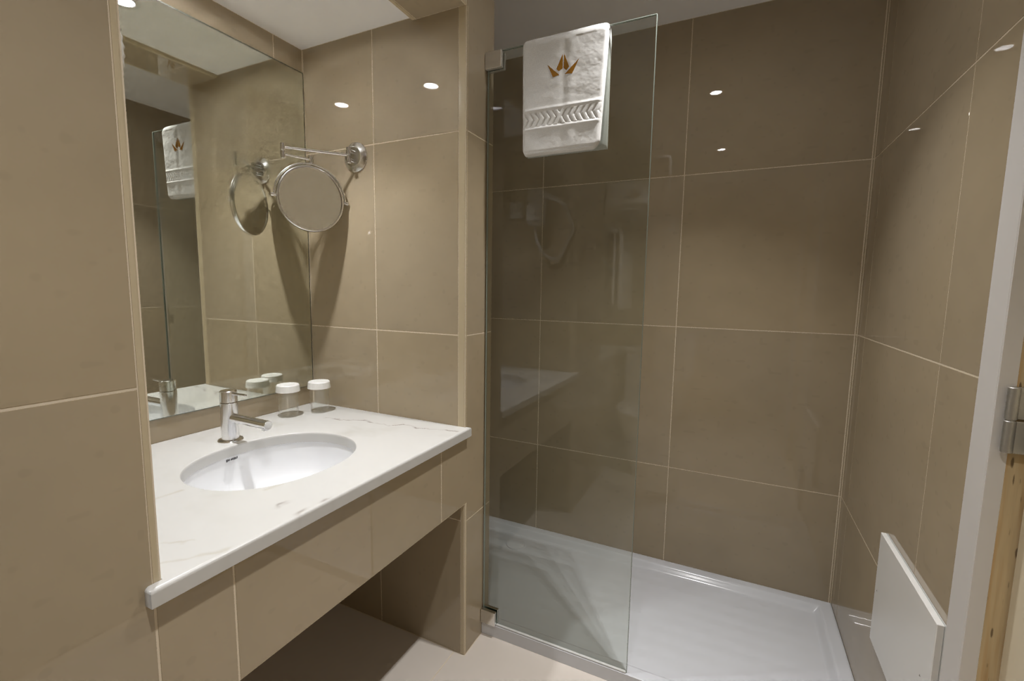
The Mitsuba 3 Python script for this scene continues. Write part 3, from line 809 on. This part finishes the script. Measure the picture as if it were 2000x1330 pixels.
def soft_slab(x0, x1, y0, y1, z0, z1, r=0.02, amp=0.004, seed=0):
    m = trimesh.creation.box(extents=(1, 1, 1))
    for _ in range(5):
        m = m.subdivide()
    p = m.vertices * 2
    e = np.array([x1 - x0, y1 - y0, z1 - z0]) / 2
    c = np.array([x0 + x1, y0 + y1, z0 + z1]) / 2
    P = p * e
    core = np.clip(P, -(e - r), e - r)
    d = P - core
    n = np.linalg.norm(d, axis=1, keepdims=True)
    P = np.where(n > 1e-9, core + d / np.maximum(n, 1e-9) * r, P)
    P = P + c
    nn = (P - c) / np.linalg.norm(P - c, axis=1, keepdims=True)
    P += nn * amp * (meshkit.fbm(P * 25, 3, seed)[:, None] - 0.5)
    m.vertices = P
    return m


ft = thing("bath_towel", "folded white bath towel with golden crown lying on the towel shelf", "towel")
add("cloth", soft_slab(XF + 0.006, -0.478, SY0 + 0.03, SY1 + 0.004, SZ + 0.008, SZ + 0.158, 0.03, 0.006, 3), "m_towel", ft, smooth=True)
cx = -0.555
crown(ft, [[((x + 0.4725) * 0.9 + cx, (z - 1.826) * 0.9 + SZ + 0.085) for x, z in shp] for shp in CROWN], lambda V: np.column_stack([V[:, 0], SY1 + 0.0055 + V[:, 2], V[:, 1]]))
ht = thing("bath_towel", "long white towel hanging from the bar below the towel shelf", "towel")
fold = tube([(-0.655, -0.52, SZ - 0.12), (-0.655, -0.16, SZ - 0.12)], 0.026, 28)
fold.vertices[:, 2] = np.maximum(fold.vertices[:, 2], SZ - 0.1195)
pipe = tube([(-0.655, -0.53, SZ - 0.12), (-0.655, -0.15, SZ - 0.12)], 0.0075, 28)
fold = m3.Manifold(m3.Mesh(np.asarray(fold.vertices, np.float32), np.asarray(fold.faces, np.uint32))) - m3.Manifold(m3.Mesh(np.asarray(pipe.vertices, np.float32), np.asarray(pipe.faces, np.uint32)))
fold = trimesh.Trimesh(fold.to_mesh().vert_properties[:, :3], fold.to_mesh().tri_verts)
drape = [soft_slab(-0.681, -0.664, -0.52, -0.16, 1.120, SZ - 0.110, 0.008, 0.006, 8), soft_slab(-0.646, -0.622, -0.52, -0.16, 1.085, SZ - 0.110, 0.011, 0.008, 9)]
add("cloth", cat_(drape + ([fold] if len(fold.faces) else [])), "m_towel", ht, smooth=50)

# toilet against the rear wall
tl = thing("toilet", "white ceramic toilet against the rear wall beside the left wall", "toilet")


def rings_mesh(rings):
    n = len(rings[0])
    v = np.vstack(rings + [np.mean(rings[0], 0)[None], np.mean(rings[-1], 0)[None]])
    f = []
    for i in range(len(rings) - 1):
        for j in range(n):
            k = (j + 1) % n
            f += [(i * n + j, i * n + k, (i + 1) * n + k), (i * n + j, (i + 1) * n + k, (i + 1) * n + j)]
    b, t = len(v) - 2, len(v) - 1
    m = (len(rings) - 1) * n
    for j in range(n):
        k = (j + 1) % n
        f += [(b, k, j), (t, m + j, m + k)]
    return trimesh.Trimesh(v, np.array(f), process=False)


def egg(cx, y0, y1, w, z, n=56):
    t = np.arange(n) * 2 * math.pi / n
    c, s = np.cos(t), np.sin(t)
    ym = y0 + (y1 - y0) * 0.42
    y = np.where(s > 0, ym + (y1 - ym) * np.abs(s) ** 0.95, ym - (ym - y0) * np.abs(s) ** 0.45)
    return np.column_stack([cx + w / 2 * np.sign(c) * np.abs(c) ** 0.85, y, np.full(n, z)])


TXc = -0.500
add("bowl", rings_mesh([egg(TXc, YR + 0.03, -0.36, 0.22, 0.001), egg(TXc, YR + 0.03, -0.34, 0.24, 0.10), egg(TXc, YR + 0.03, -0.31, 0.29, 0.22), egg(TXc, YR + 0.03, -0.272, 0.345, 0.33), egg(TXc, YR + 0.03, -0.262, 0.36, 0.395)]), "m_ceramic", tl, smooth=50)
add("seat_lid", rings_mesh([egg(TXc, YR + 0.22, -0.262, 0.36, 0.396), egg(TXc, YR + 0.215, -0.256, 0.372, 0.402), egg(TXc, YR + 0.215, -0.256, 0.372, 0.420), egg(TXc, YR + 0.23, -0.27, 0.345, 0.432)]), "m_white_plastic", tl, smooth=50)
add("cistern", box(TXc - 0.19, TXc + 0.19, YR + 0.002, YR + 0.19, 0.396, 0.76, 0.012), "m_ceramic", tl)
add("cistern_lid", box(TXc - 0.197, TXc + 0.197, YR + 0.002, YR + 0.200, 0.7605, 0.795, 0.010), "m_ceramic", tl)
add("flush_button", cyl((TXc, YR + 0.10, 0.795), (TXc, YR + 0.10, 0.801), 0.022, 0.001, 28), "m_chrome", tl, smooth=35)
